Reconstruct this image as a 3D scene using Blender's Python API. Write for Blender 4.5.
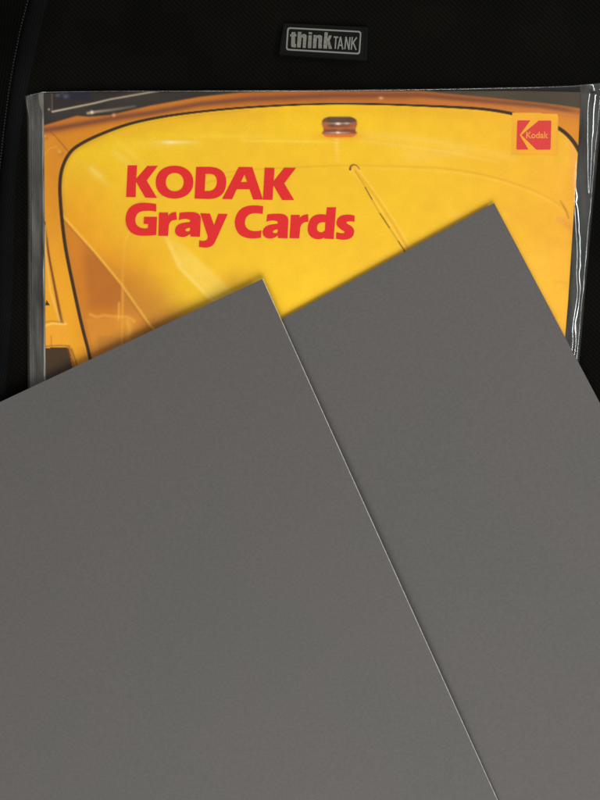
import bpy, math, re
import numpy as np
from mathutils import Matrix

# ------------------------------------------------------------------ scene, camera, light
S = bpy.context.scene
for o in list(bpy.data.objects): bpy.data.objects.remove(o)
C = S.collection
PITCH = math.radians(-4.0); FPX = 730.0; CAMH = 0.30
cam = bpy.data.objects.new('camera', bpy.data.cameras.new('camera')); C.objects.link(cam)
cam.location = (0, 0, CAMH); cam.rotation_euler = (PITCH, 0, 0)
cam.data.sensor_fit = 'VERTICAL'; cam.data.sensor_height = 24.0; cam.data.sensor_width = 18.0
cam.data.lens = 24.0*FPX/800; cam.data.clip_start = 0.01; cam.data.clip_end = 20
S.camera = cam
S.view_settings.view_transform = 'Standard'; S.view_settings.look = 'None'
S.view_settings.exposure = 0; S.view_settings.gamma = 1
S.render.resolution_x = 768; S.render.resolution_y = 1024

W = bpy.data.worlds.new('World'); S.world = W; W.use_nodes = True
W.node_tree.nodes['Background'].inputs[0].default_value = (1.0, 0.97, 0.92, 1)
W.node_tree.nodes['Background'].inputs[1].default_value = 0.24

def area(name, loc, tgt, sx, sy, power, col):
    l = bpy.data.lights.new(name, 'AREA'); l.shape = 'RECTANGLE'; l.size = sx; l.size_y = sy
    l.energy = power; l.color = col
    o = bpy.data.objects.new(name, l); C.objects.link(o); o.location = loc
    from mathutils import Vector
    d = Vector(tgt)-Vector(loc); o.rotation_euler = d.to_track_quat('-Z', 'Y').to_euler()
    return o
area('room_lamp', (0.12, -0.86, 0.98), (0, 0, 0), 0.80, 0.80, 16.6, (1.0, 0.965, 0.92))
area('glint_strip_lamp', (0.85, 0.30, 0.62), (0.1, 0.30, 0), 0.95, 0.13, 6.0, (0.9, 0.97, 1.0))  # strip lamp added so the sleeve folds catch white glints

def at(px, py, z=0.0):
    """photo pixel (600x800) -> point on the horizontal plane at height z, metres (scalars or arrays)"""
    px = np.asarray(px, float); py = np.asarray(py, float)
    dx = px-300; dy = 400-py; dz = -FPX
    c, s = math.cos(PITCH), math.sin(PITCH)
    Y = c*dy - s*dz; Z = s*dy + c*dz
    t = (z-CAMH)/Z
    return dx*t, Y*t

# ------------------------------------------------------------------ helpers
def tag(o, label=None, cat=None, group=None, kind=None):
    for k, v in (('label', label), ('category', cat), ('group', group), ('kind', kind)):
        if v: o[k] = v
    return o
def empty(name, loc=(0, 0, 0)):
    o = bpy.data.objects.new(name, None); o.empty_display_size = .01; C.objects.link(o); o.location = loc
    return o
def link(name, me, mat, parent=None):
    me.materials.append(mat)
    o = bpy.data.objects.new(name, me); C.objects.link(o)
    if parent is not None:
        o.parent = parent
        p = parent; off = Matrix()
        loc = np.zeros(3)
        while p is not None:
            loc += np.array(p.location); p = p.parent
        me.transform(Matrix.Translation((-loc[0], -loc[1], -loc[2])))   # meshes are written in world metres
    return o
def grid_mesh(name, X, Y, Z, smooth=True):
    n, m = X.shape
    me = bpy.data.meshes.new(name)
    co = np.stack([X, Y, Z], -1).reshape(-1, 3).astype(np.float32)
    i = np.arange(n-1)[:, None]*m + np.arange(m-1)[None, :]
    q = np.stack([i, i+m, i+m+1, i+1], -1).reshape(-1, 4).astype(np.int32)
    me.vertices.add(n*m); me.vertices.foreach_set('co', co.ravel())
    me.loops.add(q.size); me.loops.foreach_set('vertex_index', q.ravel())
    me.polygons.add(len(q))
    me.polygons.foreach_set('loop_start', np.arange(0, q.size, 4, dtype=np.int32))
    try: me.polygons.foreach_set('loop_total', np.full(len(q), 4, np.int32))
    except Exception: pass
    me.update(calc_edges=True); me.validate()
    if smooth: me.polygons.foreach_set('use_smooth', np.ones(len(q), bool))
    return me
def flat(contours, z, thick=0.0, name='shape'):
    """contours (list of Nx2 in metres, even-odd) -> filled mesh at z, optionally with thickness below"""
    cu = bpy.data.curves.new(name, 'CURVE'); cu.dimensions = '2D'; cu.fill_mode = 'BOTH'
    cu.extrude = thick/2
    for c in contours:
        sp = cu.splines.new('POLY'); sp.points.add(len(c)-1)
        for p, (x, y) in zip(sp.points, c): p.co = (x, y, 0, 1)
        sp.use_cyclic_u = True
    o = bpy.data.objects.new('tmp', cu); C.objects.link(o)
    dg = bpy.context.evaluated_depsgraph_get()
    me = bpy.data.meshes.new_from_object(o.evaluated_get(dg)); me.name = name
    bpy.data.objects.remove(o); bpy.data.curves.remove(cu)
    me.transform(Matrix.Translation((0, 0, z-thick/2)))
    return me
def path(d, ox=0, oy=0, s=1.0):
    """small SVG-path reader (M L Q Z absolute) -> contours in photo pixels"""
    out = []; cur = []; tok = re.findall(r'[MLQZ]|-?[\d.]+', d); i = 0; cmd = None
    def fin():
        if len(cur) > 2: out.append(np.array(cur))
    while i < len(tok):
        if tok[i] in 'MLQZ':
            cmd = tok[i]; i += 1
            if cmd == 'Z': fin(); cur = []; continue
            if cmd == 'M' and cur: fin(); cur = []
        if cmd in 'ML':
            cur.append((float(tok[i]), float(tok[i+1]))); i += 2
            if cmd == 'M': cmd = 'L'
        elif cmd == 'Q':
            a = np.array(cur[-1]); b = np.array([float(tok[i]), float(tok[i+1])]); c = np.array([float(tok[i+2]), float(tok[i+3])]); i += 4
            for k in range(1, 9):
                t = k/8; cur.append(tuple((1-t)**2*a + 2*t*(1-t)*b + t*t*c))
    if cur: fin()
    return [np.array(c)/s + np.array([ox, oy]) for c in out]
def to_world(contours, z):
    return [np.stack(at(c[:, 0], c[:, 1], z), -1) for c in contours]
def rrect(pts, r, n=6):
    """rounded quad from 4 corners"""
    out = []; P = [np.array(p, float) for p in pts]
    for i in range(4):
        a, b, c = P[i-1], P[i], P[(i+1) % 4]
        p = b+(a-b)/np.linalg.norm(a-b)*r; q = b+(c-b)/np.linalg.norm(c-b)*r
        for k in range(n+1):
            t = k/n; out.append((1-t)**2*p+2*t*(1-t)*b+t*t*q)
    return np.array(out)

# ------------------------------------------------------------------ materials
def mat(name, base=(.5, .5, .5), rough=.6, spec=.4):
    m = bpy.data.materials.new(name); m.use_nodes = True
    b = m.node_tree.nodes['Principled BSDF']
    b.inputs['Base Color'].default_value = (*base, 1); b.inputs['Roughness'].default_value = rough
    b.inputs['Specular IOR Level'].default_value = spec
    return m, m.node_tree, b
def nd(nt, t, **kw):
    n = nt.nodes.new(t)
    for k, v in kw.items():
        if k.startswith('i_'): n.inputs[k[2:].replace('_', ' ')].default_value = v
        else: setattr(n, k, v)
    return n
def noise(nt, scale, detail=3, rough=.5, vec=None):
    n = nd(nt, 'ShaderNodeTexNoise'); n.inputs['Scale'].default_value = scale
    n.inputs['Detail'].default_value = detail; n.inputs['Roughness'].default_value = rough
    if vec is None:
        tc = nd(nt, 'ShaderNodeTexCoord'); vec = tc.outputs['Object']
    nt.links.new(vec, n.inputs['Vector']); return n
def ramp(nt, fac, stops):
    r = nd(nt, 'ShaderNodeValToRGB'); e = r.color_ramp.elements
    while len(e) < len(stops): e.new(.5)
    for q, (p, c) in zip(e, stops): q.position = p; q.color = (*c, 1) if len(c) == 3 else c
    nt.links.new(fac, r.inputs[0]); return r
def mulc(nt, a, b, fac=1.0, typ='MULTIPLY'):
    m = nd(nt, 'ShaderNodeMix', data_type='RGBA', blend_type=typ); m.inputs['Factor'].default_value = fac
    nt.links.new(a, m.inputs['A']); nt.links.new(b, m.inputs['B']); return m.outputs['Result']
def bump(nt, b, h, strength, dist):
    n = nd(nt, 'ShaderNodeBump'); n.inputs['Strength'].default_value = strength; n.inputs['Distance'].default_value = dist
    nt.links.new(h, n.inputs['Height']); nt.links.new(n.outputs[0], b.inputs['Normal']); return n

def gray_card_mat():
    m, nt, b = mat('gray_card_coating', rough=.75, spec=.25)
    g = lambda v, w=(1.04, .985, .955): (v*w[0], v*w[1], v*w[2])
    n1 = noise(nt, 900, 2); n2 = noise(nt, 9, 4, .6); n3 = noise(nt, 2600, 1)
    r1 = ramp(nt, n1.outputs['Fac'], [(.3, g(.089)), (.7, g(.100))])
    r2 = ramp(nt, n2.outputs['Fac'], [(.32, (.965, 1.0, .985)), (.68, (1.04, .995, 1.01))])
    r3 = ramp(nt, n3.outputs['Fac'], [(.25, (.95, .97, .95)), (.75, (1.05, 1.03, 1.05))])
    c = mulc(nt, mulc(nt, r1.outputs[0], r2.outputs[0]), r3.outputs[0])
    nt.links.new(c, b.inputs['Base Color'])
    bump(nt, b, n1.outputs['Fac'], .25, .0001)
    return m
M_GRAY = gray_card_mat()
M_CORE, nt, b = mat('white_card_core', (.62, .58, .53), .8, .2)
n = noise(nt, 700, 3); r = ramp(nt, n.outputs['Fac'], [(.3, (.42, .40, .36)), (.65, (.70, .66, .60))]); nt.links.new(r.outputs[0], b.inputs['Base Color'])

def fabric_mat(name, lo, hi, scale, rot=.75, strength=.6):
    m, nt, b = mat(name, rough=.95, spec=.04)
    tc = nd(nt, 'ShaderNodeTexCoord'); mp = nd(nt, 'ShaderNodeMapping'); mp.inputs['Rotation'].default_value = (0, 0, rot)
    nt.links.new(tc.outputs['Object'], mp.inputs['Vector'])
    w1 = nd(nt, 'ShaderNodeTexWave', bands_direction='X'); w1.inputs['Scale'].default_value = scale
    w1.inputs['Distortion'].default_value = 1.2; w1.inputs['Detail'].default_value = 1.5; w1.inputs['Detail Scale'].default_value = 1.0
    w2 = nd(nt, 'ShaderNodeTexWave', bands_direction='Y'); w2.inputs['Scale'].default_value = scale*1.6
    w2.inputs['Distortion'].default_value = .8
    for w in (w1, w2): nt.links.new(mp.outputs[0], w.inputs['Vector'])
    mx = nd(nt, 'ShaderNodeMath', operation='MULTIPLY'); nt.links.new(w1.outputs['Fac'], mx.inputs[0])
    ad = nd(nt, 'ShaderNodeMath', operation='MULTIPLY_ADD'); ad.inputs[1].default_value = .5; ad.inputs[2].default_value = .5
    nt.links.new(w2.outputs['Fac'], ad.inputs[0]); nt.links.new(ad.outputs[0], mx.inputs[1])
    r = ramp(nt, mx.outputs[0], [(.15, lo), (.8, hi)])
    n = noise(nt, 35, 4); r2 = ramp(nt, n.outputs['Fac'], [(.3, (.7, .7, .7)), (.7, (1.2, 1.2, 1.2))])
    nt.links.new(mulc(nt, r.outputs[0], r2.outputs[0]), b.inputs['Base Color'])
    bump(nt, b, mx.outputs[0], strength, .0003)
    return m
M_FAB = fabric_mat('black_ballistic_weave', (.0026, .0024, .0018), (.0048, .0044, .0033), 230, rot=-.8, strength=.35)
M_SIDE = fabric_mat('black_side_weave', (.0014, .0013, .001), (.003, .003, .0022), 260, rot=.2)
M_PIPE = fabric_mat('dark_binding_tape', (.0034, .0038, .0038), (.0056, .0061, .0060), 320, rot=.25)
M_PATCH, nt, b = mat('patch_rubber', (.0042, .0044, .0038), .6, .12)
n = noise(nt, 600, 3); bump(nt, b, n.outputs['Fac'], .3, .0002)
M_PLET, nt, b = mat('patch_gray_print', (.17, .165, .14), .7, .2)
n = noise(nt, 1500, 3); r = ramp(nt, n.outputs['Fac'], [(.3, (.12, .118, .10)), (.7, (.205, .20, .17))]); nt.links.new(r.outputs[0], b.inputs['Base Color'])
M_PTHIN, _, _ = mat('patch_thin_print', (.19, .19, .17), .7, .2)
M_STITCH, _, _ = mat('stitch_thread', (.028, .028, .030), .8, .2)
M_LINT, _, _ = mat('lint_fibre', (.10, .10, .09), .9, .1)
M_RED, nt, b = mat('red_ink', (.80, .035, .035), .45, .3)
n = noise(nt, 1800, 2); r = ramp(nt, n.outputs['Fac'], [(.3, (.68, .014, .018)), (.7, (.78, .022, .022))]); nt.links.new(r.outputs[0], b.inputs['Base Color'])
M_LRED, nt, b = mat('logo_red_ink', (.78, .06, .05), .45, .3)
n = noise(nt, 1800, 2); r = ramp(nt, n.outputs['Fac'], [(.3, (.62, .034, .034)), (.7, (.74, .055, .045))]); nt.links.new(r.outputs[0], b.inputs['Base Color'])
M_LYEL, _, _ = mat('logo_yellow_ink', (.82, .28, .045), .5, .3)
M_PAPER, _, _ = mat('white_paper_stock', (.55, .53, .48), .8, .2)

m = M_PRINT = bpy.data.materials.new('printed_cover'); m.use_nodes = True; nt = m.node_tree; b = nt.nodes['Principled BSDF']
a = nd(nt, 'ShaderNodeAttribute', attribute_name='print'); b.inputs['Roughness'].default_value = .45; b.inputs['Specular IOR Level'].default_value = .3
n = noise(nt, 1500, 2); r = ramp(nt, n.outputs['Fac'], [(.25, (.95, .95, .90)), (.75, (1.03, 1.03, 1.08))])
nt.links.new(mulc(nt, a.outputs['Color'], r.outputs[0]), b.inputs['Base Color'])

def vinyl(name, haze, rough=.06, tint=(.97, .97, .96), ior=1.5, hcol=(.55, .55, .5), bmp=.0):
    m = bpy.data.materials.new(name); m.use_nodes = True; nt = m.node_tree; nt.nodes.clear()
    out = nd(nt, 'ShaderNodeOutputMaterial'); tr = nd(nt, 'ShaderNodeBsdfTransparent'); tr.inputs[0].default_value = (*tint, 1)
    df = nd(nt, 'ShaderNodeBsdfDiffuse'); df.inputs[0].default_value = (*hcol, 1)
    gl = nd(nt, 'ShaderNodeBsdfGlossy'); gl.inputs['Roughness'].default_value = rough; gl.inputs[0].default_value = (1, 1, 1, 1)
    geo = nd(nt, 'ShaderNodeNewGeometry'); dt = nd(nt, 'ShaderNodeVectorMath', operation='DOT_PRODUCT')
    nt.links.new(geo.outputs['Incoming'], dt.inputs[0]); nt.links.new(geo.outputs['Normal'], dt.inputs[1])
    def mth(op, a, b=None, c=None):
        q = nd(nt, 'ShaderNodeMath', operation=op)
        for i_, v_ in enumerate((a, b, c)):
            if v_ is None: continue
            if isinstance(v_, (int, float)): q.inputs[i_].default_value = v_
            else: nt.links.new(v_, q.inputs[i_])
        return q.outputs[0]
    f0 = ((ior-1)/(ior+1))**2
    fr = mth('MULTIPLY_ADD', mth('POWER', mth('SUBTRACT', 1.0, mth('ABSOLUTE', dt.outputs['Value'])), 5.0), 1-f0, f0)
    m1 = nd(nt, 'ShaderNodeMixShader'); m2 = nd(nt, 'ShaderNodeMixShader')
    tcs = nd(nt, 'ShaderNodeTexCoord'); mps = nd(nt, 'ShaderNodeMapping'); mps.inputs['Scale'].default_value = (1, .12 if haze > .02 else 1, 1)
    nt.links.new(tcs.outputs['Object'], mps.inputs['Vector'])
    n = noise(nt, 380 if haze > .02 else 60, 4, .5, mps.outputs[0]); h = nd(nt, 'ShaderNodeMapRange'); h.inputs['To Min'].default_value = haze*(-1.8 if haze > .02 else .5); h.inputs['To Max'].default_value = haze*(4.0 if haze > .02 else 1.5)
    nt.links.new(n.outputs['Fac'], h.inputs[0]); nt.links.new(h.outputs[0], m1.inputs[0])
    nt.links.new(tr.outputs[0], m1.inputs[1]); nt.links.new(df.outputs[0], m1.inputs[2])
    nt.links.new(fr, m2.inputs[0]); nt.links.new(m1.outputs[0], m2.inputs[1]); nt.links.new(gl.outputs[0], m2.inputs[2])
    nt.links.new(m2.outputs[0], out.inputs[0])
    if bmp:
        nb = noise(nt, 120, 3); bb = nd(nt, 'ShaderNodeBump'); bb.inputs['Strength'].default_value = bmp; bb.inputs['Distance'].default_value = .0006
        nt.links.new(nb.outputs['Fac'], bb.inputs['Height']); nt.links.new(bb.outputs[0], gl.inputs['Normal'])
    return m
M_VINYL = vinyl('clear_vinyl', .003, .05, (.99, .99, .985), 1.42)
M_VSEAM = vinyl('welded_vinyl_edge', .045, .055, (.93, .93, .92), 2.0)
M_VLEFT = vinyl('cloudy_sheen_vinyl', .062, .14, (.92, .93, .92), 1.85, bmp=.0)  # streaked haze partly stands in for blurry gray reflections
M_VBACK = vinyl('back_vinyl', .02, .12)

# ------------------------------------------------------------------ camera bag (the surface everything lies on)
bag = empty('camera_bag', (0, 0, -.09))
tag(bag, 'black woven fabric camera bag lying flat under the plastic sleeve, with a small thinkTANK patch', 'camera bag')
xs = np.linspace(-.42, .42, 180); ys = np.linspace(-.5, .42, 180)
# seam curve in photo pixels, world x as function of world y
seam = np.array([(60, -160), (52, -60), (46, 0), (38, 30), (32, 60), (27, 88), (22, 125), (17, 170), (12, 240), (9, 330), (6, 430), (4, 560), (2, 760), (0, 1000), (-5, 1700)], float)
sx, sy = at(seam[:, 0], seam[:, 1]); o_ = np.argsort(sy)
seam_x = lambda y: np.interp(y, sy[o_], sx[o_])
def und(X, Y): return .00035*np.sin(X*31+Y*17)+.00025*np.sin(Y*43-X*23)
v = np.linspace(-.5, .42, 260)[:, None]; u = np.linspace(0, 1, 160)[None, :]
X = seam_x(v)-.001+(u**1.3)*(.42-seam_x(v)+.001); Y = v+0*u
front = link('front_panel', grid_mesh('front_panel', X, Y, und(X, Y)-.0005), M_FAB, bag)
X = seam_x(v)-.0062-(u**1.3)*(.42+seam_x(v)-.0062); Y = v+0*u
bw = .0072
link('side_panel', grid_mesh('side_panel', X[:, ::-1], Y, (und(X, Y)-.0009-.02*np.clip(u-.4, 0, 1)**2*np.ones_like(v))[:, ::-1]), M_SIDE, bag)
u = np.linspace(0, 1, 22)[None, :]
X = seam_x(v)-.0068+u*bw*(1+.10*np.sin(v*60)); Y = v+0*u
Z = und(X, Y)-.0012+.0021*np.sin(np.pi*u)**.6+.0001*np.sin(v*900+u*3)
link('binding_strip', grid_mesh('binding_strip', X, Y, Z), M_PIPE, bag)
# stitching: raised thread dashes just left of the strip
verts = []; faces = []
yy = -.20
while yy < .24:
    L = .0007; cx = float(seam_x(yy+L/2))-.0073; t = math.atan2(float(seam_x(yy+L)-seam_x(yy)), L)
    n0 = len(verts)
    for dy_, hw, z in ((0, .00014, -.0006), (.0002, .00018, -.0001), (L-.0002, .00018, -.0001), (L, .00016, -.0006)):
        cxx = cx + (dy_-L/2)*math.tan(t)
        for s_ in (-1, 0, 1): verts.append((cxx+s_*hw, yy+dy_, z+(.00022 if s_ == 0 else 0)+und(cxx, yy)))
    for a_ in range(3):
        for c_ in range(2):
            k = n0+a_*3+c_; faces.append((k, k+1, k+4, k+3))
    yy += .00118
me = bpy.data.meshes.new('stitching'); me.from_pydata(verts, [], faces)
st = link('stitching', me, M_STITCH, bag); st['kind'] = 'stuff'
# body of the bag below
bx = [(-.42, -.5), (.42, -.5), (.42, .42), (-.42, .42)]
link('bag_body', flat([np.array(bx)], -.022, .066, 'bag_body'), M_SIDE, bag)

# logo patch on the bag
zp = .0016
q = rrect([(283.7, 23.2), (368, 27.3), (366.8, 60.5), (279, 54.4)], 1.5)
patch = link('logo_patch', flat(to_world([q], zp), zp, .0014, 'logo_patch'), M_PATCH, bag)
bv = patch.modifiers.new('bevel', 'BEVEL'); bv.width = .0003; bv.segments = 2
q = rrect([(284.9, 24.4), (366.8, 28.4), (365.7, 59.2), (280.4, 53.3)], 1.5); q2 = rrect([(286.0, 25.5), (365.6, 29.6), (364.7, 57.9), (281.7, 52.2)], 1.2)
link('patch_rim', flat(to_world([q, q2], zp), zp+.00025, .0003, 'patch_rim'), M_PATCH, patch)
q = rrect([(287.3, 27.3), (361.4, 31.2), (360.0, 54.6), (285.8, 50.3)], 3.2); q2 = rrect([(288.8, 28.8), (360.0, 32.6), (358.6, 53.0), (287.3, 48.9)], 2.2)
link('patch_border', flat(to_world([q, q2], zp), zp+.00012, .0001, 'patch_border'), M_PTHIN, patch)
TH = [('M 140 148 L 185 148 L 183 170 L 197 170 L 196 200 L 183 198 L 180 290 L 193 290 L 190 330 L 150 328 Q 132 325 133 300 L 136 200 L 120 198 L 122 175 L 138 168 Z', 280, 20),
      ('M 215 143 L 258 146 L 255 185 Q 265 170 285 170 Q 320 172 320 200 L 308 335 L 272 334 L 278 215 Q 270 205 258 215 L 247 332 L 204 330 Z', 280, 20),
      ('M 345 147 L 385 150 L 384 174 L 343 171 Z M 342 185 L 383 187 L 375 338 L 333 336 Z', 280, 20),
      ('M 402 182 L 440 184 L 440 195 Q 455 180 475 182 Q 507 185 506 215 L 500 342 L 458 341 L 462 220 Q 450 212 442 222 L 435 340 L 393 338 Z', 280, 20),
      ('M 55 148 L 95 150 L 88 225 L 112 185 L 142 188 L 115 250 L 145 348 L 105 347 L 88 275 L 84 346 L 38 344 Z', 320, 20)]
for d, ox, oy in TH:
    link('raised_letter', flat(to_world(path(d, ox, oy, 12), zp), zp+.00018, .00016, 'raised_letter'), M_PLET, patch)
def stroke(a, b, w):
    a, b = np.array(a, float), np.array(b, float); d = (b-a)/np.linalg.norm(b-a); n = np.array([-d[1], d[0]])*w/2
    return np.array([a-n, b-n, b+n, a+n])
for segs in ([((163, 205), (220, 208)), ((192, 206), (182, 347))],
             [((246, 203), (214, 350)), ((246, 203), (272, 355)), ((226, 303), (264, 306))],
             [((312, 203), (298, 351)), ((312, 203), (346, 357)), ((360, 208), (346, 357))],
             [((387, 206), (375, 357)), ((440, 210), (384, 292)), ((397, 272), (432, 360))]):
    mes = []
    vs = []; fs = []
    for k, (a_, b_) in enumerate(segs):
        w_ = to_world([stroke(a_, b_, 15)/12+np.array([320, 20])], zp)[0]; n0 = len(vs); z = zp+.00016+k*.00002
        vs += [(*p, z) for p in w_]+[(*p, zp+.00001) for p in w_]
        fs += [(n0, n0+1, n0+2, n0+3)]+[(n0+i, n0+(i+1) % 4, n0+4+(i+1) % 4, n0+4+i) for i in range(4)]
    me = bpy.data.meshes.new('thin_letter'); me.from_pydata(vs, [], fs)
    link('thin_letter', me, M_PTHIN, patch)

for px, py, lb in ((574, 291, 'tiny pale lint speck on black fabric right of the sleeve'), (8, 278, 'tiny pale lint speck on black fabric left of the sleeve, upper of two'), (4, 287, 'tiny pale lint speck on black fabric left of the sleeve, lower of two')):
    x, y = at(px, py); r_ = .00022; z = float(und(x, y))-.0004
    if px < 20: z += .0002
    vs = [(x+r_*math.cos(k)*(.6+.4*math.sin(3*k)), y+.7*r_*math.sin(k), z+.0001) for k in np.linspace(0, 6.283, 9)[:-1]]+[(x, y, z+.0003)]
    me = bpy.data.meshes.new('lint_speck'); me.from_pydata(vs, [], [(i, (i+1) % 8, 8) for i in range(8)])
    tag(link('lint_speck', me, M_LINT), lb, 'lint')

# ------------------------------------------------------------------ booklet with the printed cover
ZB = .0024
sr = lambda *c: np.array([((v/255)/12.92 if v/255 <= .04045 else ((v/255+.055)/1.055)**2.4) for v in c])
def ss(a, b, x): t = np.clip((x-a)/(b-a), 0, 1); return t*t*(3-2*t)
def pdist(P, pl):
    pl = np.array(pl, float); best = np.full(P.shape[:-1], 1e9); tt = np.zeros(P.shape[:-1]); n = len(pl)-1
    for i in range(n):
        a, b = pl[i], pl[i+1]; d = b-a
        t = np.clip(((P-a)@d)/(d@d), 0, 1); r = np.hypot(P[..., 0]-a[0]-t*d[0], P[..., 1]-a[1]-t*d[1])
        k = r < best; best = np.where(k, r, best); tt = np.where(k, (i+t)/n, tt)
    return best, tt
def smoothpl(pts, it=3):
    p = np.array(pts, float)
    for _ in range(it):
        q = np.empty((2*len(p)-2, 2)); q[0::2] = .75*p[:-1]+.25*p[1:]; q[1::2] = .25*p[:-1]+.75*p[1:]
        p = np.vstack([p[:1], q, p[-1:]])
    return p
def inside(P, poly):
    x, y = P[..., 0], P[..., 1]; r = np.zeros(x.shape, bool); n = len(poly)
    for i in range(n):
        x1, y1 = poly[i]; x2, y2 = poly[(i+1) % n]
        if y1 == y2: continue
        r ^= ((y1 > y) != (y2 > y)) & (x < (x2-x1)*(y-y1)/(y2-y1)+x1)
    return r
rng = np.random.default_rng(4)
def vnoise(P, s, seed=0):
    g = np.random.default_rng(seed).random((256, 256)); x = P[..., 0]/s+50; y = P[..., 1]/s+50
    xi = np.floor(x).astype(int); yi = np.floor(y).astype(int); fx = x-xi; fy = y-yi
    fx = fx*fx*(3-2*fx); fy = fy*fy*(3-2*fy); G = lambda a, b_: g[b_ % 256, a % 256]
    return (G(xi, yi)*(1-fx)+G(xi+1, yi)*fx)*(1-fy)+(G(xi, yi+1)*(1-fx)+G(xi+1, yi+1)*fx)*fy

OUT = smoothpl([(150, 760), (120, 560), (98, 410), (91, 360), (82, 327), (75, 295), (67, 257), (63.5, 235), (61, 210), (59.5, 185), (62, 167), (70, 151.5),
       (82, 143), (100, 134.5), (125, 125), (150, 119), (180, 114), (230, 108.5), (285, 105), (330, 103.6), (380, 104), (420, 105.6), (452, 107),
       (485, 109), (512, 113.5), (540, 120.5), (557, 127), (568, 135), (578, 148), (590, 175)], 2)
def paint(px, py):
    P = np.stack([px, py], -1)
    def mixin(c, m, col): return c*(1-m[..., None])+np.array(col)*m[..., None]
    # outer body colour of the car round the panel
    c = np.broadcast_to(sr(218, 138, 28), (*px.shape, 3)).copy()
    c = mixin(c, ss(70, 30, px)*.25, sr(236, 165, 42)); c = mixin(c, ss(170, 300, py)*ss(110, 60, px), sr(240, 168, 30))
    c = mixin(c, ss(150, 260, px)*ss(130, 90, py), sr(184, 102, 36))
    # brown band along the top
    bt = np.interp(px, [40, 60, 110, 150, 200, 250, 330, 420, 450, 540, 579], [131, 128, 119, 113, 104, 99, 95.5, 95, 98, 106, 112])
    m_ = ss(8, -2, py-bt-3)*ss(260, 120, px)*.6; c = mixin(c, m_, sr(188, 104, 42)); m_ = np.exp(-((py-bt)/3.4)**2)*.95; c = mixin(c, m_*ss(600, 560, px+0), sr(128, 72, 44))
    m_ = np.exp(-((py-bt-5)/2.5)**2)*ss(400, 430, px)*.6; c = mixin(c, m_, sr(205, 120, 55))
    # dark picture background above it
    dk = np.interp(px, [40, 48, 65, 77, 89, 110, 150, 200, 240, 300, 420, 440, 470, 500, 540, 560, 582], [127, 124.5, 119.5, 116, 117, 115.3, 106, 97, 92.6, 90.5, 90.5, 93, 96, 99, 103, 105.5, 109])
    dark = sr(52, 46, 42)*(0.75+.5*vnoise(P, 14, 3))[..., None]
    dark = np.where((px > 400)[..., None], sr(74, 64, 50)*(0.8+.35*vnoise(P*np.array([.25, 1]), 6, 5))[..., None], dark)
    m_ = ss(1.2, -1.2, py-dk); c = c*(1-m_[..., None])+dark*m_[..., None]
    m_ = ss(150, 135, px)*ss(55, 60, px)*ss(101, 98, py)*.8; c = mixin(c, m_*ss(92, 88, px), sr(26, 34, 66))
    m_ = inside(P, [(52.5, 90), (53.5, 111.5), (95, 103.5), (150, 92), (150, 88)]).astype(float); c = mixin(c, m_*.45*ss(150, 110, px), sr(30, 24, 26))
    for cx_, cy_, r_ in ((58, 95.5, 2.2), (66, 96.5, 2.8), (62, 93, 1.6)): c = mixin(c, np.exp(-(np.hypot(px-cx_, (py-cy_)*1.3)/r_)**2)*.5, sr(104, 106, 122))
    d, t = pdist(P, [(52, 90), (52.3, 112)]); c = mixin(c, np.exp(-(d/.6)**2)*.35, sr(140, 120, 100))
    d, t = pdist(P, [(52.5, 111.8), (95, 103.2), (110, 99.5), (158, 91)]); c = mixin(c, np.exp(-(d/.85)**2)*.85*(1-.3*t), sr(206, 186, 160))
    d, t = pdist(P, [(88, 113.3), (97, 111.8), (112, 110), (135, 106.5)]); c = mixin(c, np.exp(-(d/1.25)**2)*.8*(1-t*.8), sr(196, 172, 146))
    c = mixin(c, np.exp(-(np.hypot(px-92, py-112.4)/1.5)**2)*.9, sr(250, 225, 200)); c = mixin(c, np.exp(-(np.hypot(px-49, py-109.5)/1)**2)*.6, sr(215, 190, 165))
    c = mixin(c, np.exp(-(np.hypot(px-114, py-115.3)/1.6)**2)*.8, sr(240, 170, 120)); c = mixin(c, np.exp(-(np.hypot((px-381)/1.5, py-98)/1.4)**2)*.6, sr(250, 190, 120))
    # panel joints and rivets left
    d, t = pdist(P, [(47, 128), (56, 137), (68, 151)]); c = mixin(c, np.exp(-(d/.8)**2)*.6, sr(140, 84, 40))
    for x_, y_, r_ in ((60.5, 152.5, 3.1), (45.5, 137, 2.4)):
        c = mixin(c, np.exp(-(np.hypot(px-x_-.6, py-y_-.8)/r_)**2)*.6, sr(176, 105, 40)); c = mixin(c, np.exp(-(np.hypot(px-x_+.8, py-y_+.8)/(r_*.6))**2)*.7, sr(240, 180, 70))
    d, t = pdist(P, [(44, 154), (46.5, 153), (50, 148), (57, 147)]); c = mixin(c, np.exp(-(d/.6)**2)*.3, sr(250, 195, 90))
    # inner panel
    ins = inside(P, list(OUT)+[(640, 300), (640, 800)]).astype(float)
    y = np.broadcast_to(sr(243, 193, 34), (*px.shape, 3)).copy()
    y = mixin(y, ss(250, 110, px)*ss(220, 130, py)*.6, sr(240, 200, 28))
    y = mixin(y, ss(150, 60, px)*ss(140, 225, py)*.85, sr(234, 156, 24)); y = mixin(y, np.exp(-((py-np.interp(px, [60, 90, 200, 400, 520, 580], [150, 136, 112, 106, 112, 140])-4)/7)**2)*.35, sr(228, 160, 24))
    y = mixin(y, ss(215, 130, px+(py-190)*.25)*ss(205, 300, py)*.9, sr(230, 140, 24))
    y = mixin(y, ss(70, 0, px-np.interp(py, [216, 285, 352, 420], [63, 122, 175, 230]))*ss(240, 315, py)*.75, sr(186, 108, 26))
    y = mixin(y, ss(400, 560, px)*.7, sr(240, 176, 40)); y = mixin(y, ss(520, 585, px)*.4*ss(110, 200, py), sr(238, 156, 50))
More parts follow.
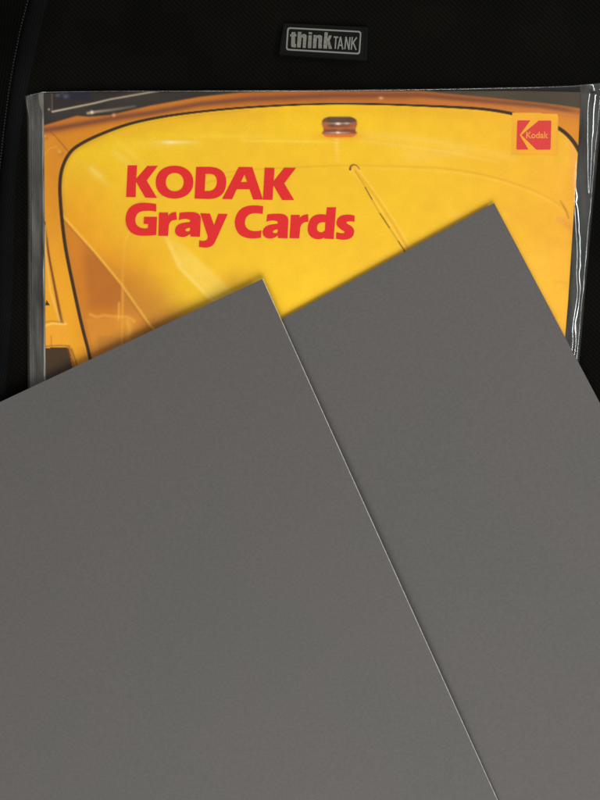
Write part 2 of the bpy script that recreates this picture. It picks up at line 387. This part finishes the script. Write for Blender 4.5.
    y = mixin(y, ss(225, 300, py)*ss(280, 420, px)*.6, sr(248, 188, 48)); y = mixin(y, ss(240, 300, px)*ss(420, 330, px)*ss(170, 112, py)*.45, sr(252, 206, 16))
    y = mixin(y, ss(200, 260, px)*ss(430, 300, px)*ss(230, 290, py)*.55, sr(255, 206, 30))
    def blob(cx, cy, rx, ry, a_, col, ang=0):
        nonlocal y
        c_, s_ = math.cos(ang), math.sin(ang); u_ = ((px-cx)*c_+(py-cy)*s_)/rx; v_ = (-(px-cx)*s_+(py-cy)*c_)/ry
        y = mixin(y, np.exp(-(u_*u_+v_*v_))*a_, col)
    gl_l = np.interp(py, [225, 235, 268, 296, 320], [158, 163, 178, 205, 232]); gl_r = np.interp(py, [225, 232, 255, 285, 320], [166, 173, 196, 229, 262])  # gleam swath and the streaks after it, painted into the print colour
    y = mixin(y, ss(-2, 3, px-gl_l)*ss(3, -7, px-gl_r)*ss(226, 262, py)*.45, sr(250, 220, 104))
    y = mixin(y, np.exp(-((px-gl_l-2)/2.5)**2)*ss(226, 245, py)*.3, sr(255, 228, 130))
    blob(176, 142.2, 16, 1.5, .75, sr(255, 232, 140)); blob(170, 142.5, 5, 1.4, .6, sr(255, 246, 205)); blob(165, 145, 34, 5, .3, sr(248, 214, 80))
    blob(230, 136, 50, 2.5, .3, sr(255, 220, 70)); blob(130, 152, 22, 3, .3, sr(252, 214, 80), .75); blob(98, 176, 14, 4, .35, sr(252, 220, 90), .7)
    blob(232, 278, 16, 9, .35, sr(206, 140, 40), -.45); blob(410, 150, 34, 12, .25, sr(252, 206, 70), .3); blob(470, 230, 26, 5, .25, sr(252, 205, 90), .8)  # first blob: soft shadow painted above the left card's edge
    blob(535, 262, 22, 16, .25, sr(252, 196, 70)); blob(545, 310, 26, 8, .2, sr(232, 160, 40)); blob(525, 215, 10, 26, .2, sr(232, 164, 42), -.4)
    blob(430, 205, 8, 30, .18, sr(232, 168, 34), .5)
    # diagonal edge and boxy shapes in the lower left
    DG = [(63, 216), (78, 233), (95, 252), (122, 285), (150, 325), (175, 352), (230, 420)]
    dx_ = px-np.interp(py, [q_[1] for q_ in DG], [q_[0] for q_ in DG])
    m_ = ss(0, -2, dx_)*ss(214, 222, py); y = mixin(y, m_*.9, sr(208, 126, 30))
    m_ = ss(0, -2, dx_)*ss(82, 94, px+(300-py)*.12)*ss(122.5, 121, px)*ss(232, 262, py)*ss(318, 300, py); y = mixin(y, m_*.6, sr(172, 98, 32))
    m_ = ss(1, 0, dx_)*ss(122.5, 124, px)*ss(270, 300, py)*ss(322, 310, py); y = mixin(y, m_*.5, sr(196, 130, 46))
    m_ = ss(60, 0, dx_)*ss(0, 3, dx_)*ss(240, 330, py)*.65; y = mixin(y, m_, sr(206, 140, 46))  # brown shadow painted right of the diagonal, deepest in the next blob
    m_ = np.exp(-(np.hypot((px-150)/26, (py-338)/14))**2)*.75; y = mixin(y, m_, sr(170, 104, 34))
    m_ = np.exp(-(np.hypot((px-130)/13, (py-328)/13))**2)*.65; y = mixin(y, m_, sr(234, 160, 50))
    m_ = inside(P, [(97, 335.5), (120, 337), (120, 362), (100, 362)]).astype(float)*ss(380, 340, py); y = mixin(y, m_*.7, sr(176, 112, 44))
    d, t = pdist(P, DG[:6]); y = mixin(y, np.exp(-(d/1.3)**2)*.8*(1-t*.4), sr(250, 196, 70)); d2, _ = pdist(P, [(a_-2.4, b_+1) for a_, b_ in DG[:5]]); y = mixin(y, np.exp(-(d2/1.0)**2)*.35, sr(165, 105, 40))
    d, t = pdist(P, [(122.5, 250), (122.5, 290), (122, 345)]); y = mixin(y, np.exp(-(d/1.5)**2)*.45*ss(0, .5, t), sr(244, 178, 62))
    d, t = pdist(P, [(119, 303), (118.5, 320)]); y = mixin(y, np.exp(-(d/1.2)**2)*.5, sr(246, 185, 70))
    d, t = pdist(P, [(90, 314.5), (97, 317), (103, 315.5), (112, 316.5), (128, 317), (134, 321)]); y = mixin(y, np.exp(-(d/1.7)**2)*.4, sr(250, 188, 78))
    d, t = pdist(P, smoothpl([(127, 321), (130, 329), (128, 338)])); y = mixin(y, np.exp(-(d/2.6)**2)*.4, sr(250, 190, 70))
    m_ = ss(83, 88, px+(320-py)*.2)*ss(317, 320, py)*ss(121, 119, px)*.35; y = mixin(y, m_, sr(228, 158, 50))
    # reflections and creases in the bodywork
    def line(pl, w, a_, col, fade=True):
        nonlocal y
        d, t = pdist(P, smoothpl(pl)); f = (np.sin(np.pi*np.clip(t, 0, 1))**.5 if fade else 1); y = mixin(y, np.exp(-(d/w)**2)*a_*f, col)
    line([(124, 262), (124, 246), (130, 226), (146, 206), (165, 196), (200, 184)], .9, .35, sr(252, 200, 80))
    line([(112, 150), (124, 160), (134, 167)], 3.5, .3, sr(246, 216, 110))
    line([(90, 166), (96, 173), (103, 177)], 2.5, .3, sr(250, 226, 130))
    line([(130, 205), (180, 190), (205, 183), (240, 174)], 1.1, .35, sr(205, 150, 35)); line([(190, 178.5), (240, 170), (300, 167), (348, 165), (352, 166)], .9, .4, sr(208, 156, 30))
    line([(356, 165), (400, 166.5), (450, 168), (500, 178), (545, 194), (572, 214)], 1.1, .42, sr(216, 150, 40)); line([(356, 167.5), (400, 169), (450, 171), (500, 181), (545, 197), (570, 216)], 1.2, .22, sr(252, 206, 90))
    line([(240, 140.5), (290, 141), (338, 142)], 1.4, .4, sr(252, 222, 90)); line([(356, 135), (400, 137), (450, 144), (520, 160)], 4, .2, sr(250, 214, 110))
    line([(358, 141), (440, 150), (500, 163)], 1.2, .25, sr(250, 216, 120)); line([(400, 158), (470, 150)], 6, .18, sr(246, 206, 110))
    line([(560, 200), (566, 210), (569, 219)], 1.1, .75, sr(176, 110, 30)); line([(556, 217), (566, 223), (575, 232)], 4, .35, sr(220, 130, 70))
    line([(500, 205), (540, 232), (566, 250)], 5, .2, sr(232, 160, 50)); line([(551, 283), (560, 281), (568, 284)], 1.6, .35, sr(224, 152, 50))
    line([(572, 140), (575, 165), (574, 190)], 3.5, .45, sr(240, 160, 90)); line([(566, 150), (561, 175), (560, 205)], 5, .2, sr(240, 190, 60))
    # reflection spots painted below the lamp, and washer jet with its dashed joint
    for k in range(7): y = mixin(y, np.exp(-(np.hypot((px-337)/2.2, (py-(139+k*3.6))/1.3))**2)*(.55-.06*k), sr(255, 226, 120))
    d, t = pdist(P, [(354, 168), (375, 196), (392, 222), (410, 252), (440, 300)])
    y = mixin(y, np.exp(-((d-.4)/1.1)**2)*.35*(px > 300), sr(226, 142, 36)); y = mixin(y, np.exp(-((d-2.6)/1.0)**2)*.35*(px > 330), sr(255, 212, 90))
    dl, tl = pdist(P, [(353, 168), (365, 187), (379, 212), (404, 250), (430, 292)])
    dash = ((py > 187) & (py < 200)) | ((py > 213) & (py < 228)) | (py > 241)
    y = mixin(y, np.exp(-(dl/.75)**2)*np.where(dash, .9, .35)*(py > 170), sr(112, 66, 20))
    d, t = pdist(P, smoothpl([(350.2, 169.2), (350.8, 166), (353.5, 164.4), (357, 165.6), (359.5, 169)]))
    y = mixin(y, ss(1.7, .8, d/(1-.45*t))*(1-.5*t), sr(96, 50, 34)); y = mixin(y, np.exp(-(np.hypot((px-354.5)/2.4, (py-168.6)/1.9))**2)*.8, sr(250, 184, 60))
    # amber marker lamp
    e = np.hypot((px-339.5)/17.6, (py-126)/9.0); body = (np.abs(px-339.5) < 17.5) & (py > 121) & (py < 135)
    hw_ = np.interp(py, [116, 119, 124, 128, 130.5, 133, 137], [14.5, 17, 17.6, 16.2, 16, 17.6, 16.5])
    rr = np.maximum(np.abs(px-339.5)-(hw_-5.5), 0)/5.5; rr = np.hypot(rr, np.maximum(np.abs(py-126.8)-5.2, 0)/5.0)
    lm = ss(1.25, .8, rr); y = mixin(y, np.exp(-(np.hypot((px-339.5)/21, (py-136)/3.4))**2)*.7, sr(238, 150, 40))
    la = np.broadcast_to(sr(150, 82, 52), (*px.shape, 3)).copy()
    la = la*(.7+.7*vnoise(P*np.array([1, 1.2]), 2.6, 9))[..., None]
    def mi(m_, col):
        nonlocal la
        la = la*(1-m_[..., None])+col*m_[..., None]
    mi(ss(125.0, 122.0, py+.006*(px-339)**2)*.95, sr(84, 58, 48)); mi(np.exp(-(np.hypot((px-339)/15, (py-119)/2.2))**2)*.5, sr(112, 84, 70))
    mi(np.exp(-(np.hypot((px-338)/13, (py-123.3)/1.0))**2)*.7, sr(170, 150, 136)); mi(np.exp(-(np.hypot((px-338)/2.2, (py-123.7)/1.1))**2)*.95, sr(255, 240, 225)); mi(np.exp(-(np.hypot((px-347)/2.5, (py-123.2)/.9))**2)*.6, sr(220, 200, 185))
    mi(np.exp(-(np.hypot((px-333)/7, (py-126)/1.7))**2)*.7, sr(98, 60, 44)); mi(np.exp(-(np.hypot((px-339)/17, (py-128)/1.1))**2)*.5, sr(206, 116, 50))
    mi(np.exp(-(np.hypot((px-325)/2.3, (py-125)/4))**2)*.6, sr(206, 112, 50)); mi(np.exp(-(np.hypot((px-354)/2.0, (py-126)/4))**2)*.6, sr(206, 112, 50))
    mi(np.exp(-((py-130.8)/1.2)**2)*.75, sr(112, 66, 54)); mi(np.exp(-((py-132.6)/.8)**2)*.7*ss(15, 6, abs(px-338)), sr(196, 164, 146)); mi(np.exp(-(np.hypot((px-338)/2, (py-132.6)/1.0))**2)*.9, sr(255, 232, 205))
    mi(ss(133.2, 134.4, py)*.9, sr(222, 118, 42))
    y = y*(1-lm[..., None])+la*lm[..., None]
    c = c*(1-ins[..., None])+y*ins[..., None]
    # left strip between the panel and the sleeve
    for pl, w_, a_, col in (([(44.5, 222), (48, 252), (54, 285), (61, 322)], 1.1, .95, sr(100, 46, 20)), ([(46.5, 238), (50, 262), (58, 300), (63, 324)], .9, .75, sr(128, 64, 22)),
                            ([(45, 226), (45.5, 250), (50, 290), (60, 322)], 1.2, .45, sr(255, 205, 110)), ([(44, 326), (52, 323.5), (63, 324.2), (66, 324)], 1.1, .8, sr(255, 206, 110)),
                            ([(43, 322.5), (52, 321), (60, 322)], .8, .5, sr(150, 90, 30))):
        d, t = pdist(P, pl); c = mixin(c, np.exp(-(d/w_)**2)*a_*(1-ins), col)
    m_ = inside(P, [(44, 327), (66, 326), (69, 346), (44, 347)]).astype(float)*(1-ins); c = mixin(c, m_*.5, sr(244, 166, 48))
    d, t = pdist(P, [(44, 346.5), (60, 345.5), (69, 346)]); c = mixin(c, np.exp(-(d/.9)**2)*.7*(1-ins), sr(140, 84, 34))
    d, t = pdist(P, [(51, 336), (51.5, 346)]); c = mixin(c, np.exp(-(d/.7)**2)*.5, sr(140, 84, 34))
    m_ = inside(P, [(44, 348), (67, 347), (69, 350), (71.5, 362), (75, 380), (78, 420), (44, 420)]).astype(float)*(1-ins); c = mixin(c, m_*.97, sr(50, 36, 24))
    d, t = pdist(P, [(69, 348), (72, 360), (77, 378), (86, 410)]); c = mixin(c, np.exp(-(d/1.6)**2)*.75*(1-ins), sr(140, 66, 30)); d, t = pdist(P, [(71.5, 349), (76, 362), (80, 378)]); c = mixin(c, np.exp(-(d/1.0)**2)*.6*(1-ins), sr(80, 36, 22))
    m_ = inside(P, [(46.5, 300), (50, 305.5), (45, 305)]).astype(float); c = mixin(c, m_*.95, sr(36, 18, 10))
    # dark rubber seal
    d, t = pdist(P, OUT); w_ = np.interp(px, [55, 90, 200, 330, 420, 520, 580], [1.9, 1.7, 1.2, .9, 1.1, 1.7, 2.1]); vis = np.interp(t, [0, .3, 1], [1, 1, 1])
    c = mixin(c, ss(1.25, .75, d/w_)*.96, sr(30, 20, 18)); c = mixin(c, np.exp(-((d-3)/1.5)**2)*.25*ins*(px < 250), sr(180, 130, 40))
    # square ground of the corner logo
    m_ = inside(P, [(512, 112.5), (558, 114), (557.5, 155), (511, 154.5)]).astype(float); c = mixin(c, m_, sr(240, 172, 40))
    d, t = pdist(P, [(558, 114), (557.5, 155), (511, 154.5)]); c = mixin(c, np.exp(-(d/.8)**2)*.2, sr(200, 130, 40))
    c = c*(.97+.06*vnoise(P, 9, 7)*1.0)[..., None]
    return np.clip(c, 0, 1)

cov_L = lambda y: np.interp(y, [90, 130, 250, 380, 740], [43.5, 44, 44.6, 45.6, 50])
cov_R = lambda y: np.interp(y, [90, 118, 150, 230, 300, 336, 740], [581, 579.5, 578, 572.8, 568.3, 565.3, 534])
rows = np.concatenate([np.arange(0, 310, .75), np.linspace(310, 640, 34)[0:]])
uu = np.linspace(0, 1, 720)
PXg = np.empty((len(rows), 720)); PYg = np.empty_like(PXg)
for i, rr_ in enumerate(rows):
    top = np.interp(uu, [0, .1, .5, .9, 1], [93.8, 92.2, 91.0, 91.2, 92.4]); f = max(0, 1-rr_/60)
    PYg[i] = 92+rr_+(top-92)*f
    PXg[i] = cov_L(92+rr_)+(cov_R(92+rr_)-cov_L(92+rr_))*uu
X, Y = at(PXg, PYg, ZB)
bump_z = .00015*np.sin(PXg/70)*np.sin(PYg/60)
cov_z = ZB+bump_z
me = grid_mesh('cover', X, Y, cov_z)
col = paint(PXg, PYg)
attr = me.color_attributes.new('print', 'FLOAT_COLOR', 'POINT')
attr.data.foreach_set('color', np.concatenate([col, np.ones((*col.shape[:2], 1))], -1).astype(np.float32).ravel())
cx_, cy_ = at(305, 430, 0)
book = empty('booklet', (float(cx_), float(cy_), .0004))
tag(book, 'yellow Gray Cards booklet with a printed yellow car, inside the clear sleeve', 'booklet')
link('cover', me, M_PRINT, book)
out = [(cov_L(92)+.3, 94.5), (300, 92), (cov_R(92)-.3, 93), (cov_R(150)-.3, 150), (cov_R(230)-.3, 230), (cov_R(336)-.3, 336), (cov_R(732)-.3, 731), (cov_L(732)+.3, 731), (cov_L(250)+.3, 250)]
link('pages', flat(to_world([np.array(out, float)], ZB), ZB-.0003, .0016, 'pages'), M_PAPER, book)

ZL = ZB+.0002
def booksurf(p): return p
LET = {'K': ('M 58 78 L 128 78 L 122 178 L 205 82 L 284 82 L 200 192 L 277 322 L 190 320 L 120 200 L 118 317 L 46 315 Z', 120, 155, 7.5),
 'D': ('M 34 65 L 105 65 Q 198 68 198 148 Q 196 240 102 240 L 25 238 Z M 85 103 L 80 197 L 100 197 Q 143 195 147 150 Q 148 103 108 103 Z', 190, 155, 5.4545),
 'A': ('M 266 66 L 340 67 L 398 243 L 345 243 L 325 187 L 255 187 L 230 241 L 176 240 Z M 297 107 L 312 148 L 278 148 Z', 190, 155, 5.4545),
 'K2': ('M 408 70 L 461 71 L 457 143 L 515 70 L 578 71 L 514 155 L 568 246 L 503 246 L 455 165 L 450 245 L 398 244 Z', 190, 155, 5.4545),
 'G': ('M 272 32 Q 220 22 165 22 Q 100 26 68 65 Q 42 100 42 150 Q 44 200 75 235 Q 110 268 165 268 Q 220 270 272 262 L 278 128 L 180 128 L 178 180 L 212 180 L 210 213 Q 190 217 170 214 Q 116 205 114 150 Q 118 85 185 82 Q 235 78 272 88 Z', 120, 200, 7.5),
 'r': ('M 293 95 L 362 95 L 360 122 Q 380 90 422 92 L 427 150 Q 375 145 366 195 L 360 270 L 288 268 Z', 120, 200, 7.5),
 'a': ('M 447 97 Q 500 90 545 92 Q 607 95 606 145 L 600 276 L 530 274 L 525 254 Q 508 270 490 275 Q 470 280 450 275 Q 412 265 413 228 Q 418 180 485 171 L 525 166 Q 532 148 512 145 Q 480 136 441 152 Z M 527 208 Q 487 213 490 230 Q 500 242 524 234 Z', 120, 200, 7.5),
 'y': ('M 152 100 L 225 103 L 256 190 L 287 104 L 358 106 L 262 318 Q 240 360 185 357 Q 160 356 143 350 L 145 303 Q 165 310 185 307 Q 215 300 206 265 Z', 180, 200, 7.5),
 'C': ('M 250 48 L 245 105 Q 210 97 175 100 Q 112 110 112 175 Q 118 228 180 235 Q 215 235 238 228 L 232 283 Q 190 290 150 288 Q 100 284 68 255 Q 36 220 36 165 Q 40 110 75 75 Q 110 44 165 42 Q 210 40 250 48 Z', 230, 200, 7.5),
 'r2': ('M 457 112 L 525 112 L 523 135 Q 545 108 587 108 L 588 165 Q 540 160 528 205 L 520 288 L 446 287 Z', 230, 200, 7.5),
 'd': ('M 277 55 L 346 55 L 328 294 L 255 290 L 256 282 Q 235 297 205 295 Q 133 285 132 215 Q 140 115 215 108 Q 245 105 271 112 Z M 265 168 Q 205 160 202 210 Q 205 245 240 242 Q 262 235 262 222 Z', 290, 200, 7.5),
 's': ('M 485 118 L 484 165 Q 450 155 425 165 Q 420 172 435 182 Q 485 205 482 240 Q 475 300 400 298 Q 370 298 345 290 L 347 240 Q 380 252 405 248 Q 415 242 400 232 Q 345 200 348 170 Q 355 110 430 110 Q 460 110 485 118 Z', 290, 200, 7.5)}
th = np.linspace(0, 2*np.pi, 61)[:-1]
se = lambda cx, cy, rx, ry, p=.93: np.stack([cx+rx*np.sign(np.cos(th))*abs(np.cos(th))**p, cy+ry*np.sign(np.sin(th))*abs(np.sin(th))**p], -1)
def letter(cs):
    me = flat(to_world(cs, ZL), ZL, .0, 'title_letter')
    link('title_letter', me, M_RED, book)
for k in ('K', 'O', 'D', 'A', 'K2', 'G', 'r', 'a', 'y', 'C', 'a2', 'r2', 'd', 's'):
    if k == 'O': cs = [se(409, 204, 141, 123)/7.5+np.array([120, 155]), se(411, 204, 67, 69)/7.5+np.array([120, 155])]
    elif k == 'a2': d, ox, oy, s_ = LET['a']; cs = path(d, ox-168/7.5+110, oy+12/7.5, s_)
    else: d, ox, oy, s_ = LET[k]; cs = path(d, ox, oy, s_)
    letter(cs)
lc = path('M 102 65 L 245 65 L 118 240 L 222 415 L 92 415 Q 78 414 79 400 L 88 80 Q 90 65 102 65 Z', 510, 115, 12)
link('logo_mark', flat(to_world(lc, ZL), ZL, 0, 'logo_mark'), M_LRED, book)
lc = path('M 345 68 L 482 66 Q 496 67 496 82 L 488 400 Q 487 415 472 416 L 318 416 L 138 240 Z', 510, 115, 12)
lm_ = link('logo_mark', flat(to_world(lc, ZL), ZL, 0, 'logo_mark'), M_LRED, book)
def word(txt, p0, p1, up, z, bold, name, m_, parent):
    """bold sans lettering fitted between two baseline pixels; up = pixel height of the tallest letter"""
    cu = bpy.data.curves.new(name, 'FONT'); cu.body = txt; cu.offset = bold; cu.space_character = 1.02
    o = bpy.data.objects.new('tmp', cu); C.objects.link(o); dg = bpy.context.evaluated_depsgraph_get(); dg.update()
    me = bpy.data.meshes.new_from_object(o.evaluated_get(dg)); bpy.data.objects.remove(o)
    co = np.empty(len(me.vertices)*3); me.vertices.foreach_get('co', co); co = co.reshape(-1, 3)
    x0, x1 = co[:, 0].min(), co[:, 0].max(); hh = co[:, 1].max()
    p0, p1 = np.array(p0, float), np.array(p1, float); t = (co[:, 0]-x0)/(x1-x0)
    pp = p0+(p1-p0)*t[:, None]; pp[:, 1] -= co[:, 1]/hh*up; pp[:, 0] += co[:, 1]/hh*.15
    wx, wy = at(pp[:, 0], pp[:, 1], z); co = np.stack([wx, wy, np.full(len(wx), z)], -1)
    me.vertices.foreach_set('co', co.ravel()); me.update(); me.name = name
    return link(name, me, m_, parent)
word('Kodak', (526.0, 138.0), (548.3, 138.0), 6.2, ZL+.00006, .03, 'logo_lettering', M_LYEL, lm_)

# ------------------------------------------------------------------ clear vinyl sleeve
L_ = lambda y: np.interp(y, [84, 96, 112, 200, 300, 383, 800], [24.6, 25.2, 27, 27.4, 27.6, 28.2, 32])
R_ = lambda y: np.interp(y, [80, 150, 230, 310, 365, 800], [605, 598.6, 591.2, 584.2, 579.2, 540])
T_ = lambda x: np.interp(x, [20, 26, 36, 44, 60, 110, 300, 420, 540, 575, 606], [96.5, 95.3, 93, 91.6, 91.2, 90.4, 90.0, 88.6, 86.4, 85.2, 82.0])
slv = empty('plastic_sleeve', (float(cx_), float(cy_), .0002))
tag(slv, 'clear vinyl sleeve with wavy shiny edges round the yellow booklet', 'plastic sleeve')
ZS = .0029
def ridge(px, py, pl, w, a, sym=1):
    d, t = pdist(np.stack([px, py], -1), pl)
    return a*np.exp(-(d/w)**2)*np.clip(np.sin(np.pi*np.clip(t, 0, 1))*6, 0, 1)**.7
def hz(px, py):
    cl, cr = cov_L(py), cov_R(py)
    z = np.full(px.shape, ZS)
    z += .00025*(vnoise(np.stack([px, py], -1), 45, 11)-.5)+.00012*(vnoise(np.stack([px, py], -1), 17, 12)-.5)
    # falls to the weld outside the booklet
    z -= .0006*ss(0, 1, (cl-1-px)/14); z -= .0013*ss(4, 0, px-L_(py))
    z -= .0007*ss(0, 1, (px-cr-1)/20); z -= .0012*ss(2.2, 0, R_(py)-px)
    z -= .0010*ss(95.5, 88, py)
    e = px-L_(py)
    z += .0005*np.exp(-((e-1.2)/1.0)**2) - .0004*np.exp(-((e-3.0)/1.2)**2)+.00035*np.exp(-((e-5.0)/1.3)**2)
    z += .0003*np.exp(-((px-(cl-2.0))/1.2)**2)+.0006*(vnoise(np.stack([px*.9, py*.22], -1), 6, 21)-.5)*ss(2, 5, e)*ss(0, 3, cl-px)
    f = R_(py)-px
    z += .00025*np.exp(-((f-3.2)/1.3)**2)+.00018*(vnoise(np.stack([px, py*.1], -1), 5, 31)-.5)*ss(-1, 3, px-cr)*ss(2, 5, f)
    return z
LOOP = smoothpl([(590, 88), (588.3, 94), (586.6, 104), (586.2, 120), (586.8, 150), (587.2, 172), (588.4, 192)], 2)
FOLD = smoothpl([(575.2, 161), (573.6, 172), (573.2, 190), (573.4, 212), (574.6, 228), (576.2, 245), (576.8, 256), (575.6, 268), (575.9, 280), (577, 292), (575.6, 302), (573.8, 312), (572.4, 322), (570.8, 330), (572.2, 338), (570.6, 352), (569.5, 372), (568, 420)], 2)
CREASE = smoothpl([(594, 100), (594.5, 130), (593.5, 170), (591, 215), (588, 250), (584, 300), (580, 340), (577, 380)], 2)
def sleeve_z(px, py):
    P = np.stack([px, py], -1)
    z = hz(px, py)
    d, t = pdist(P, LOOP); w = np.interp(t, [0, .12, .6, .9, 1], [3.5, 5.2, 4.2, 2.8, 1.5]); z = z+w*.00020*np.exp(-(d/w)**2)
    d, t = pdist(P, FOLD); w = np.interp(t, [0, .1, .25, .5, .75, .85, 1], [1.2, 2.0, 3.0, 2.6, 2.8, 3.8, 3.2])*(.85+.3*vnoise(P*np.array([0, 1.0]), 7, 41)); z = z+w*np.interp(t, [0, .55, .66, .74, .84, 1], [.00018, .00018, .00012, .00012, .00018, .00016])*np.exp(-(d/w)**2)
    d, t = pdist(P, CREASE); z = z+.00022*np.exp(-(d/1.8)**2)*(vnoise(P*np.array([0, 1.0]), 16, 43))
    return np.where((py > 325) & (px < 600), np.minimum(z, .0038), z)
def sheet(name, u0, u1, rowsy, z_fn, m_, ref=ZS):
    """u in photo pixels relative to left edge fraction; columns given as function of row"""
    PX = []; PY = []
    for k, yv in enumerate(rowsy):
        x = u0(yv)+(u1(yv)-u0(yv))*UU
        tt = T_(x); f = max(0, 1-(yv-86)/40); PX.append(x); PY.append(yv+(tt-86)*f)
    PX = np.array(PX); PY = np.array(PY); X, Y = at(PX, PY, ref)
    return link(name, grid_mesh(name, X, Y, z_fn(PX, PY)), m_, slv)
ry = np.concatenate([np.arange(86, 96, .5), np.arange(96, 400, 1.0), np.linspace(400, 790, 60)])
UU = np.linspace(0, 1, 48)
sheet('side_seam', L_, lambda y: cov_L(y)+.4, ry, sleeve_z, M_VLEFT)
UU = np.concatenate([np.linspace(0, .03, 10)[:-1], np.linspace(.03, .96, 110)[:-1], np.linspace(.96, 1, 40)])
sheet('front_sheet', lambda y: cov_L(y)+.4, lambda y: cov_R(y)+.2, ry, sleeve_z, M_VINYL)
UU = np.linspace(0, 1, 130)
sheet('side_seam', lambda y: cov_R(y)+.2, R_, ry, sleeve_z, M_VSEAM)
UU = np.linspace(0, 1, 60)
sheet('back_sheet', L_, R_, np.linspace(86, 790, 90), lambda a_, b_: np.full(a_.shape, .0007)+und(*at(a_, b_, 0)), M_VBACK, .0007)
# rolled lip along the top opening and thick cut edge down both sides
def tube(name, pts, r_, m_, parent, n=8):
    pts = np.array(pts, float); d = np.gradient(pts, axis=0); d /= np.linalg.norm(d, axis=1)[:, None]
    s_ = np.cross(d, [0, 0, 1.0]); s_ /= np.linalg.norm(s_, axis=1)[:, None]; t_ = np.cross(s_, d)
    a_ = np.linspace(0, 2*np.pi, n+1)
    G = pts[:, None, :]+r_*(np.cos(a_)[None, :, None]*s_[:, None, :]+np.sin(a_)[None, :, None]*t_[:, None, :])
    return link(name, grid_mesh(name, G[..., 0], G[..., 1], G[..., 2]), m_, parent)
xx = np.linspace(26, 603, 220); yy_ = T_(xx)+.3; wx, wy = at(xx, yy_, ZS); tube('top_lip', np.stack([wx, wy, sleeve_z(xx, yy_)+.0001], -1), .00014, M_VLEFT, slv)

M_MILKY = vinyl('milky_edge_strip', .30, .3, (.9, .9, .88), 1.5, (.46, .45, .37))  # thin pale milky strips added along the left edge
for a0, a1 in ((lambda y: np.interp(y, [90, 100, 110, 390], [38.6, 39.6, 42.3, 44.2]), lambda y: cov_L(y)-.1), (lambda y: L_(y)+.1, lambda y: L_(y)+1.0), (lambda y: L_(y)+4.3, lambda y: L_(y)+5.0)):
    UU = np.linspace(0, 1, 5)
    sheet('pale_edge_strip', a0, a1, np.concatenate([np.arange(86, 100, 1.0), np.linspace(100, 700, 160)]), lambda p, q: sleeve_z(p, q)+.00006, M_MILKY)
# ------------------------------------------------------------------ the two gray cards
def card(name, corner, top_to, right_to, w, h, z0, tilt, label, slant, bow, bowv):
    c0 = np.array(at(*corner, z0)); t = np.array(at(*top_to, z0))-c0; r = np.array(at(*right_to, z0))-c0
    t /= np.linalg.norm(t); r /= np.linalg.norm(r)
    root = empty(name, (float(c0[0]), float(c0[1]), z0)); tag(root, label, 'gray card', 'gray cards lying on the booklet')
    U = np.linspace(0, 1, 50)[:, None]; V = np.linspace(0, 1, 60)[None, :]
    def zz(u, v): return z0+tilt[0]*u+tilt[1]*v+bow*(4*u*(1-u))+bowv*4*v*(1-v)
    def sheet_(u0, u1, v0, v1, dz, name_, m_, wob=0):
        A = u0+(u1-u0)*U; B = v0+(v1-v0)*V; Xw = c0[0]+A*t[0]+B*r[0]; Yw = c0[1]+A*t[1]+B*r[1]
        return Xw, Yw, zz(A/w, B/h)+dz+0*Xw
    # gray face: top sheet with turned rim; core: white board under it whose right edge is cut on a slant
    th_ = .00055
    def slab(u0, u1, v0, v1, ztop, zbot, slant_, nm, m_):
        Xt, Yt, Zt = sheet_(u0, u1, v0, v1, ztop, nm, m_)
        Xb, Yb, Zb = sheet_(u0-slant_, u1, v0, v1, zbot, nm, m_)
        n, k = Xt.shape; vs = np.concatenate([np.stack([Xt, Yt, Zt], -1).reshape(-1, 3), np.stack([Xb, Yb, Zb], -1).reshape(-1, 3)])
        idx = lambda i, j, l=0: i*k+j+l*n*k
        fs = []
        for i in range(n-1):
            for j in range(k-1):
                fs.append((idx(i, j), idx(i, j+1), idx(i+1, j+1), idx(i+1, j))); fs.append((idx(i, j, 1), idx(i+1, j, 1), idx(i+1, j+1, 1), idx(i, j+1, 1)))
        for i in range(n-1):
            fs.append((idx(i, 0), idx(i+1, 0), idx(i+1, 0, 1), idx(i, 0, 1))); fs.append((idx(i, k-1), idx(i, k-1, 1), idx(i+1, k-1, 1), idx(i+1, k-1)))
        for j in range(k-1):
            fs.append((idx(0, j), idx(0, j, 1), idx(0, j+1, 1), idx(0, j+1))); fs.append((idx(n-1, j), idx(n-1, j+1), idx(n-1, j+1, 1), idx(n-1, j, 1)))
        me = bpy.data.meshes.new(nm); me.from_pydata(vs.tolist(), [], fs); return link(nm, me, m_, root)
    slab(0, w, 0, h, 0, -.00012, .00002, 'gray_face', M_GRAY)
    slab(-.00002, w, 0.00002, h-.00002, -.00012, -.00012-th_, slant, 'white_core', M_CORE)
    return root
card('gray_card', (494, 203), (284, 318), (600, 404), .203, .254, .0046, (-.0004, .0004),
     'gray card on the right, underneath, its corner pointing to the small red logo', .00002, .0003, .0003)
card('gray_card', (262.3, 279), (0, 402), (497, 800), .1905, .254, .0066, (-0.0018, .0002),
     'gray card on the left, lying on top with a thin white right edge', .00028, .0010, .0030)
